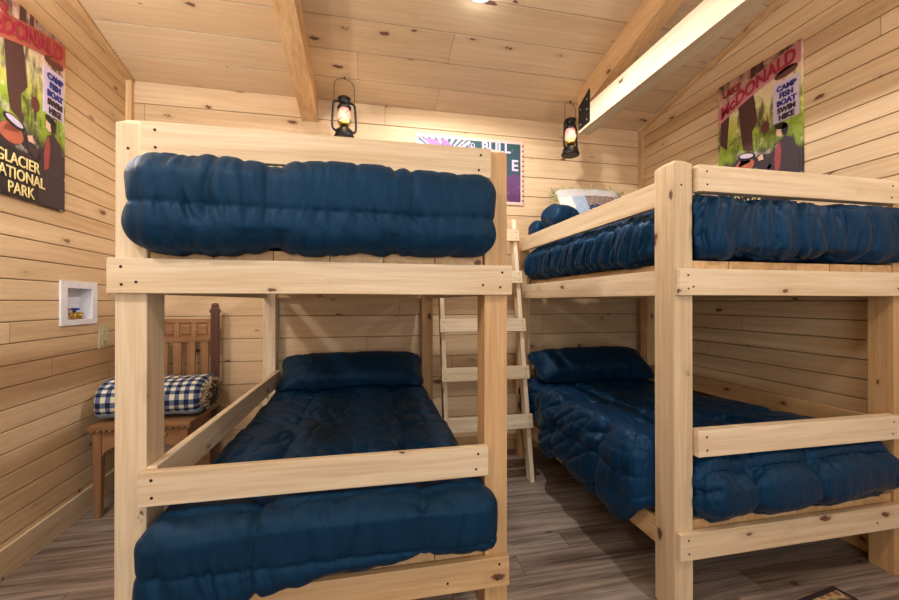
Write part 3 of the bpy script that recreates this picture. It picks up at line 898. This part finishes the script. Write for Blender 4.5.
def scenic(name, up, ctr, uax, usgn):
    """painted forest ground: colour follows height on the sign (object z) with vertical streaks"""
    t = NT(name); v = t.coord(); o = t.sep(v)
    z = t.math('MULTIPLY_ADD', t.math('SUBTRACT', o[2], ctr), 1/1.2, .5)
    st = t.noise(t.vmath('MULTIPLY', v, (16, 16, 3)), 1, 4, .6); bl = t.noise(v, 7, 4, .6)
    zz = t.math('ADD', z, t.math('MULTIPLY', t.math('SUBTRACT', bl, .5), .35))
    c = t.ramp(zz, [(0, lin(34, 24, 44)), (.34, lin(48, 34, 40)), (.40, lin(120, 140, 30)), (.52, lin(150, 175, 50)), (.62, lin(190, 190, 80)), (.72, lin(214, 206, 150)), (.84, lin(224, 186, 160)), (1, lin(170, 120, 110))])
    d = t.math('SMOOTHSTEP', st, .5, .62) if False else t.math('MULTIPLY', t.math('SUBTRACT', st, .5), 7, clamp=True)
    c = t.mix(t.math('MULTIPLY', d, .9), c, lin(56, 34, 40))
    d2 = t.math('MULTIPLY', t.math('SUBTRACT', t.noise(t.vmath('MULTIPLY', v, (9, 9, 6)), 1, 5, .7), .53), 9, clamp=True)
    c = t.mix(t.math('MULTIPLY', d2, .75), c, lin(44, 30, 30))
    w = t.math('MULTIPLY', t.math('SUBTRACT', t.noise(v, 15, 4), .56), 6, clamp=True)
    c = t.mix(t.math('MULTIPLY', w, .5), c, lin(240, 232, 210))
    t.l(c, t.b.inputs['Base Color']); t.b.inputs['Roughness'].default_value = .55; return t.m
M['s_red'] = plain('sign red', lin(160, 34, 56), .55); M['s_pink'] = plain('sign faded pink', lin(196, 128, 132), .55)
M['s_orange'] = plain('sign orange', lin(176, 92, 70), .55)
M['s_black'] = plain('sign black', lin(28, 20, 30), .55); M['s_coat'] = plain('sign dark coat', lin(50, 34, 44), .55)
M['s_skin'] = plain('sign pale skin', lin(222, 180, 150), .55); M['s_blue'] = plain('sign blue', lin(34, 40, 120), .55)
M['s_cream'] = plain('sign cream', lin(226, 206, 140), .55); M['s_trunk'] = plain('sign bark brown', lin(76, 44, 40), .55)
M['s_brown'] = plain('sign brown', lin(96, 46, 38), .55); M['s_lilac'] = plain('sign lilac', lin(206, 190, 214), .55)
M['s_shirt'] = plain('sign red shirt', lin(150, 60, 60), .55); M['s_teal'] = plain('sign teal', lin(34, 84, 90), .55)
def park_sign(wall, yc, zc_, label, full, warm):
    s = 1 if wall == 'L' else -1
    X = XL if wall == 'L' else XR
    t = thing('metal_sign', label, 'sign', (X, yc, zc_))
    W, H = .727, 1.20
    def to(x, y, z): return Vector((X+s*(.022+z), yc+s*x, zc_+y))
    bm = bmesh.new(); box(bm, min(X+s*.001, X+s*.022), max(X+s*.001, X+s*.022), yc-W/2, yc+W/2, zc_-H/2, zc_+H/2); bev(bm, .003)
    link('panel', bm, scenic('painted forest '+wall, H, zc_, 1, s), t)
    polys('painted_tree', [[(-.16, .36), (-.13, .04), (-.11, -.08), (-.02, -.12), (-.03, .05), (.02, .12), (-.02, .40)], [(-.33, .34), (-.34, .05), (-.27, -.02), (-.24, .34)], [(-.04, .60), (-.05, .40), (0, .42), (.01, .60)], [(.04, .60), (.03, .44), (.07, .44), (.07, .60)]], to, M['s_trunk'], t, .0006)
    # arched banner with the lake name
    def arcf(x, y): return x, y + .375 + .0 - .42*(x+.02)**2*1.0 + .0*x
    tilt = lambda x: .440 + .27*x - .25*x*x
    ban = [(x/20*.36, tilt(x/20*.36)+.075) for x in range(-20, 21)]+[(x/20*.36, tilt(x/20*.36)-.075) for x in range(20, -21, -1)]
    polys('banner', [ban], to, M['s_pink' if not warm else 's_orange'], t, .0012)
    text_mesh('lettering', 'McDONALD', .150, to, M['s_red'], t, bold=.004, sx=.80, bend=lambda x, y: (x, y+tilt(x)))
    text_mesh('lettering', 'LAKE', .085, to, M['s_red'], t, bold=.003, sx=.9, bend=lambda x, y: (x-.22, y+.495))
    polys('painted_hat', [ell(.25, .405, .09, .036, .1)], to, M['s_brown'], t, .0012)
    polys('painted_paper', [[(.15, .35), (.345, .35), (.345, .03), (.15, .03)]], to, M['s_lilac'], t, .0008)
    for k, wd in enumerate(('CAMP', 'FISH', 'BOAT', 'SWIM', 'HIKE')):
        text_mesh('lettering', wd, .058, to, M['s_blue' if k < 3 else 's_coat'], t, bold=.0025, bend=lambda x, y, k=k: (x+.255, y+.29-k*.058), sx=.95)
    polys('painted_leaf', [ell(.085, .04, .035, .05)], to, M['s_brown'], t, .0012)
    # seated man by the campfire, pan and plate
    polys('painted_coat', [[(.10, -.30), (.16, -.22), (.19, -.12), (.24, -.09), (.30, -.13), (.345, -.25), (.355, -.59), (.12, -.59)], [(.02, -.20), (.10, -.24), (.14, -.30), (.10, -.33), (.03, -.28)]], to, M['s_coat'], t, .0012)
    polys('painted_shirt', [[(.175, -.16), (.20, -.12), (.215, -.2), (.20, -.34), (.165, -.36), (.16, -.24)]], to, M['s_shirt'], t, .0024)
    polys('painted_face', [ell(.205, -.045, .030, .042)], to, M['s_skin'], t, .0024)
    polys('painted_hand', [[(.02, -.19), (.06, -.17), (.07, -.22), (.03, -.22)]], to, M['s_skin'], t, .0024)
    polys('painted_hair', [ell(.215, -.005, .05, .026, -.3), ell(.24, -.04, .025, .05)], to, M['s_black'], t, .003)
    polys('painted_fire', [ell(-.10, -.22, .09, .06), [(-.16, -.22), (-.1, -.10), (-.04, -.2)]], to, M['s_orange'], t, .0012)
    polys('painted_pan', [ell(-.08, -.145, .085, .032, -.25)], to, M['s_black'], t, .0024)
    polys('painted_pan_inside', [ell(-.08, -.14, .065, .02, -.25)], to, M['s_lilac'], t, .0036)
    polys('painted_ground', [[(-.36, -.24), (-.2, -.29), (0, -.31), (.12, -.36), (.12, -.60), (-.36, -.60)]], to, M['s_black'], t, .0006)
    for k, wd in enumerate(('GLACIER', 'NATIONAL', 'PARK')):
        text_mesh('lettering', wd, .098, to, M['s_cream'], t, bold=.001, sx=.86, bend=lambda x, y, k=k: (x-.05+(.02 if k == 2 else 0), y-.375-k*.088))
    return t
park_sign('L', 3.26-.3635, 2.893, 'tall camping scene park sign hanging on the left plank wall, cut by the photo edge', True, True)
park_sign('R', 2.733, 3.057, 'camping scene park sign on the right wall with its bottom hidden by a bunk board', False, False)

t = thing('metal_sign', 'wide teal and purple sign with pink edge on the back wall behind a bunk post', 'sign', (1.1, YB, 3.095))
W, H = 1.228, .72; xc, zc_ = 1.101, 3.095
def to(x, y, z): return Vector((xc+x, YB-.02-z, zc_+y))
bm = bmesh.new(); box(bm, xc-W/2, xc+W/2, YB-.02, YB-.001, zc_-H/2, zc_+H/2); bev(bm, .006)
for k in range(12): disc(bm, to(.602, -.31+k*.056, .001), .010, 1, .002, 1)
link('panel', bm, [plain('faded pink enamel', lin(228, 184, 172), .5), M['s_brown']], t)
def teal():
    tt = NT('teal and purple paint'); v = tt.coord(); o = tt.sep(v)
    n = tt.noise(v, 6, 4, .65)
    f = tt.math('ADD', tt.math('MULTIPLY', tt.math('SUBTRACT', o[2], 2.75), 1.5), tt.math('MULTIPLY', tt.math('SUBTRACT', n, .5), 1.0))
    c = tt.ramp(f, [(0, lin(74, 34, 84)), (.35, lin(96, 50, 104)), (.5, lin(44, 70, 84)), (1, lin(26, 72, 78))])
    s = tt.math('MULTIPLY', tt.math('SUBTRACT', tt.noise(v, 28, 3), .6), 5, clamp=True)
    c = tt.mix(tt.math('MULTIPLY', s, .5), c, lin(180, 140, 170))
    tt.l(c, tt.b.inputs['Base Color']); tt.b.inputs['Roughness'].default_value = .5; return tt.m
polys('painted_field', [[(-.58, -.325), (.575, -.325), (.575, .325), (-.58, .325)]], to, teal(), t, .0)
rays = []
for k in range(16):
    a = math.radians(188-k*12.5); a2 = a-.055
    r1, r2 = .06, .36
    rays.append([(-.30+r1*math.cos(a), .10+r1*math.sin(a)), (-.30+r2*math.cos(a+.03), .10+min(.22, r2*math.sin(a+.03))), (-.30+r2*math.cos(a2-.03), .10+min(.222, r2*math.sin(a2-.03)))])
polys('painted_rays', rays, to, M['s_lilac'], t, .0014)
polys('painted_plume', [[(-.55, .31), (-.40, .31), (-.20, .17), (-.32, .17)], [(-.36, .31), (-.28, .31), (-.14, .19), (-.2, .17)]], to, plain('sign mauve', lin(150, 84, 150), .5), t, .0018)
bm = bmesh.new()
for xx in (-.10, -.045, .02): 
    pts = [to(xx+.022*math.cos(a/16*2*PI), .245+.05*math.sin(a/16*2*PI), .003) for a in range(16)]
    tube(bm, pts, .005, 5, True)
link('painted_scrolls', bm, M['s_lilac'], t)
text_mesh('lettering', 'BULL', .15, to, M['s_lilac'], t, bold=.004, bend=lambda x, y: (x+.285, y+.262))
text_mesh('lettering', 'E', .17, to, M['s_lilac'], t, bold=.004, bend=lambda x, y: (x+.505, y+.075))

# ------------------------------------------------------------------ lanterns
def glass():
    t = NT('clear chimney glass'); t.b.inputs['Transmission Weight'].default_value = 1.0
    n = t.noise(t.coord(), 8, 2)
    t.l(t.mix(n, (1, .93, .88), (1, .97, .95)), t.b.inputs['Base Color'])
    t.b.inputs['Roughness'].default_value = .05; t.b.inputs['IOR'].default_value = 1.12; return t.m
M['glass'] = glass()
def glow():
    t = NT('frosted warm inner glow'); v = t.coord(); o = t.sep(v)
    z = t.math('MULTIPLY_ADD', o[2], 7.0, -.75, clamp=True)
    c = t.ramp(z, [(0, (1, .55, .12)), (.35, (1, .78, .4)), (.6, (1, .45, .30)), (1, (.85, .36, .30))])
    t.l(c, t.b.inputs['Base Color']); t.l(c, t.b.inputs['Emission Color'])
    t.b.inputs['Emission Strength'].default_value = 1.1; return t.m
M['glow'] = glow()
def flame():
    t = NT('flame'); n = t.noise(t.coord(), 20, 2)
    t.l(t.mix(n, (1, .6, .15), (1, .8, .4)), t.b.inputs['Emission Color']); t.b.inputs['Emission Strength'].default_value = 9; return t.m
M['flame'] = flame()
def lantern(label, x, y, ztop, sc=1., rot=0):
    z0 = ztop-.585*sc
    t = thing('lantern', label, 'lantern', (x, y, z0))
    Mx = Matrix.Translation((x, y, z0)) @ Matrix.Rotation(rot, 4, 'Z') @ Matrix.Scale(sc, 4)
    def fin(nm, bm, mat, par=t):
        if nm in ('globe', 'frosted_core'):
            o = link(nm, bm, mat, None); o.data.transform(Matrix.Rotation(rot, 4, 'Z') @ Matrix.Scale(sc, 4))
            o.location = (0, 0, 0); o.parent = t; return o
        bmesh.ops.transform(bm, matrix=Mx, verts=bm.verts); return link(nm, bm, mat, par)
    bm = bmesh.new(); lathe(bm, [(.088, 0), (.094, .006), (.094, .018), (.086, .03), (.080, .07), (.055, .092), (.035, .1), (.034, .118)])
    fin('fuel_tank', bm, M['black'])
    bm = bmesh.new(); lathe(bm, [(.03, .116), (.052, .122), (.055, .142), (.04, .15), (.02, .155)])
    fin('burner', bm, M['brass'])
    bm = bmesh.new(); lathe(bm, [(.040, .150), (.060, .185), (.064, .215), (.056, .25), (.044, .285)], seg=24)
    fin('globe', bm, M['glass'])
    bm = bmesh.new(); lathe(bm, [(.030, .150), (.050, .187), (.053, .215), (.046, .248), (.036, .283)], seg=24)
    fin('frosted_core', bm, M['glow'])
    bm = bmesh.new()
    for s in (1, -1):
        for q in (1, -1):
            pts = [(.068*math.sin(a)*s*q if True else 0, -.068*math.cos(a), .155+.125*(i/12)) for i, a in ((i, -.9+1.8*i/12) for i in range(13))]
            tube(bm, [(p[0], p[1]*s, p[2]) for p in pts], .0022, 5)
    for zz, rr in ((.16, .062), (.278, .058)):
        tube(bm, [(rr*math.cos(2*PI*k/24), rr*math.sin(2*PI*k/24), zz) for k in range(24)], .0025, 5, True)
    fin('guard_wires', bm, M['black'])
    bm = bmesh.new(); lathe(bm, [(.060, .283), (.066, .290), (.060, .305), (.046, .318), (.046, .365), (.060, .370), (.062, .380), (.045, .392), (.02, .396)])
    fin('chimney_cap', bm, M['black'])
    for s in (1, -1):
        bm = bmesh.new()
        tube(bm, [(s*.045, 0, .345), (s*.080, 0, .342), (s*.098, 0, .325), (s*.104, 0, .28), (s*.108, 0, .20), (s*.112, 0, .13), (s*.108, 0, .09), (s*.095, 0, .072), (s*.070, 0, .062)], .0115, 8)
        fin('side_tube', bm, M['black'])
    bm = bmesh.new()
    pts = [(-.095, 0, .335), (-.095, 0, .40), (-.094, 0, .48)]+[(-.092*math.cos(a), 0, .50+.068*math.sin(a)) for a in [PI*k/12 for k in range(13)]]+[(.094, 0, .48), (.095, 0, .40), (.095, 0, .335)]
    tube(bm, pts, .0026, 6); tube(bm, [(0, 0, .566), (0, 0, .585)], .006, 6)
    tube(bm, [(0, -.012, .575), (0, 0, .563), (0, .012, .575)], .003, 5)
    fin('hanging_bail', bm, M['black'])
    li = bpy.data.lights.new('lantern_flame', 'POINT'); li.energy = 1.2; li.color = (1, .62, .3); li.shadow_soft_size = .03
    lo = bpy.data.objects.new('lantern_flame', li); C.objects.link(lo); lo.location = (x, y-.09*sc, z0+.2*sc)
    return t
zc1 = ceil_z(3.847); lantern('black oil lantern hanging from the ceiling above the bed nearer the chair', -.225, 3.847, zc1, 1.0, .25)
zc2 = ceil_z(3.827); lantern('black oil lantern hanging beside the steel plate above the ladder side bunk', 2.105, 3.827, zc2, 1.0, .45)

# ceiling downlight just at the top edge of the photo
cy = 2.83; n = Vector((0, SL, 1)).normalized()
t = thing('downlight', 'round white recessed ceiling light glowing at the top edge of the photo', 'ceiling light', (.83, cy, ceil_z(cy)))
def emis(name, s, c=(1, .97, .92)):
    tt = NT(name); tt.l(tt.mix(tt.noise(tt.coord(), 5, 1), c, tuple(x*.98 for x in c)), tt.b.inputs['Emission Color']); tt.b.inputs['Emission Strength'].default_value = s; return tt.m
ang = math.atan(SL)
bm = bmesh.new(); lathe(bm, [(.075, -.012), (.105, -.012), (.112, -.006), (.112, 0)])
bmesh.ops.transform(bm, matrix=Matrix.Translation((.83, cy, ceil_z(cy))) @ Matrix.Rotation(-ang, 4, 'X'), verts=bm.verts)
link('trim_ring', bm, M['white'], t)
bm = bmesh.new(); lathe(bm, [(.072, -.0155), (.072, -.0125)])
bmesh.ops.transform(bm, matrix=Matrix.Translation((.83, cy, ceil_z(cy))) @ Matrix.Rotation(-ang, 4, 'X'), verts=bm.verts)
link('lens', bm, emis('downlight lens', 12), t)

# ------------------------------------------------------------------ rug corner
def rugm():
    t = NT('patterned rug'); v = t.coord()
    n = t.noise(v, 16, 4, .7)
    vo = t.n('ShaderNodeTexVoronoi'); vo.inputs['Scale'].default_value = 14; t.l(v, vo.inputs['Vector'])
    c = t.ramp(t.math('ADD', t.math('MULTIPLY', n, .6), t.math('MULTIPLY', vo.outputs['Distance'], .6)), [(.2, lin(70, 44, 34)), (.42, lin(150, 110, 76)), (.55, lin(206, 180, 138)), (.7, lin(96, 62, 44))])
    t.l(c, t.b.inputs['Base Color']); t.b.inputs['Roughness'].default_value = .95; t.bump(t.noise(v, 300, 2), .6, .003); return t.m
t = thing('rug', 'patterned brown rug with dark border, one corner showing on the floor', 'rug', (2.6, 1.1, 0))
Mr = Matrix.Translation((2.637, 1.784, 0)) @ Matrix.Rotation(math.radians(8), 4, 'Z')
bm = bmesh.new(); box(bm, -1.3, .0, -1.9, 0, .0, .009); bev(bm, .003); bmesh.ops.transform(bm, matrix=Mr, verts=bm.verts)
link('border', bm, plain('dark rug border', lin(44, 34, 30), .95), t)
bm = bmesh.new(); box(bm, -1.27, -.03, -1.87, -.03, .008, .0105); bmesh.ops.transform(bm, matrix=Mr, verts=bm.verts)
link('pile', bm, rugm(), t)

# ------------------------------------------------------------------ lights, world, camera
def light(kind, name, loc, energy, size=.1, color=(1, .95, .88), rot=None, **kw):
    li = bpy.data.lights.new(name, kind); li.energy = energy; li.color = color
    if kind == 'AREA': li.size = size
    else: li.shadow_soft_size = size
    for k, v in kw.items(): setattr(li, k, v)
    o = bpy.data.objects.new(name, li); C.objects.link(o); o.location = loc
    if rot: o.rotation_euler = rot
    return o
light('POINT', 'front_left_lamp', (-1.30, .45, 3.35), 74, .10, (1, .97, .95))
light('POINT', 'front_right_lamp', (2.9, .1, 3.5), 46, .10, (1, .97, .95))
light('SPOT', 'downlight_lamp', (.80, cy, ceil_z(cy)-.14), 135, .06, (1, .97, .95), (0, 0, 0), spot_size=math.radians(168), spot_blend=.25)
light('POINT', 'downlight_halo', (.83, cy-.01, ceil_z(cy)-.09), 1.6, .05, (.93, .97, 1))
light('POINT', 'left_lamp', (-1.95, 2.15, 3.0), 52, .06, (1, .97, .95))
light('AREA', 'rear_fill_light', (.4, -2.5, 2.2), 55, 2.6, (.96, .98, 1.0), (math.radians(90), 0, 0))  # added soft fill from behind the camera, not a real window
W = bpy.data.worlds.new('world'); bpy.context.scene.world = W; W.use_nodes = True
bg = W.node_tree.nodes['Background']; bg.inputs[0].default_value = (.95, .97, 1, 1); bg.inputs[1].default_value = .42

cam = bpy.data.cameras.new('camera'); co = bpy.data.objects.new('camera', cam); C.objects.link(co)
cam.sensor_width = 36; cam.lens = 36*392.5868/899; cam.clip_start = .02
co.location = (0, 0, 1.65367)
co.rotation_euler = (PI/2+.0039, 0, -.2038)
bpy.context.scene.camera = co

# the left wall stands a touch out of square: everything fixed to it follows
sh_ = Matrix.Identity(4); sh_[0][1] = -.046; sh_[0][3] = .046*2.55
def skew(o, dy=0):
    if o.type == 'MESH': o.data.transform(sh_ @ Matrix.Translation((0, dy, 0)))
    for c in o.children: skew(c, dy)
for o in list(bpy.data.objects):
    if o.parent is None and (o.name in ('wall_left', 'baseboard_left', 'trim_1', 'trim_3', 'outlet_box', 'wall_outlet') or (o.name.startswith('metal_sign') and o.location.x < -1)): skew(o, .10 if o.name in ('outlet_box', 'wall_outlet') else .055 if o.name.startswith('metal') else 0)

# ------------------------------------------------------------------ to metres
done = set()
Sm = Matrix.Scale(KS, 4)
for o in bpy.data.objects:
    if o.type == 'MESH' and o.data.name not in done: o.data.transform(Sm); done.add(o.data.name)
    o.location = o.location*KS
    m = o.matrix_parent_inverse.copy(); m.translation = m.translation*KS; o.matrix_parent_inverse = m
    if o.type == 'LIGHT':
        o.data.energy *= KS*KS
        if o.data.type == 'AREA': o.data.size *= KS
        else: o.data.shadow_soft_size *= KS
sc = bpy.context.scene
sc.view_settings.view_transform = 'Standard'; sc.view_settings.exposure = 0.2
sc.view_settings.look = 'None'
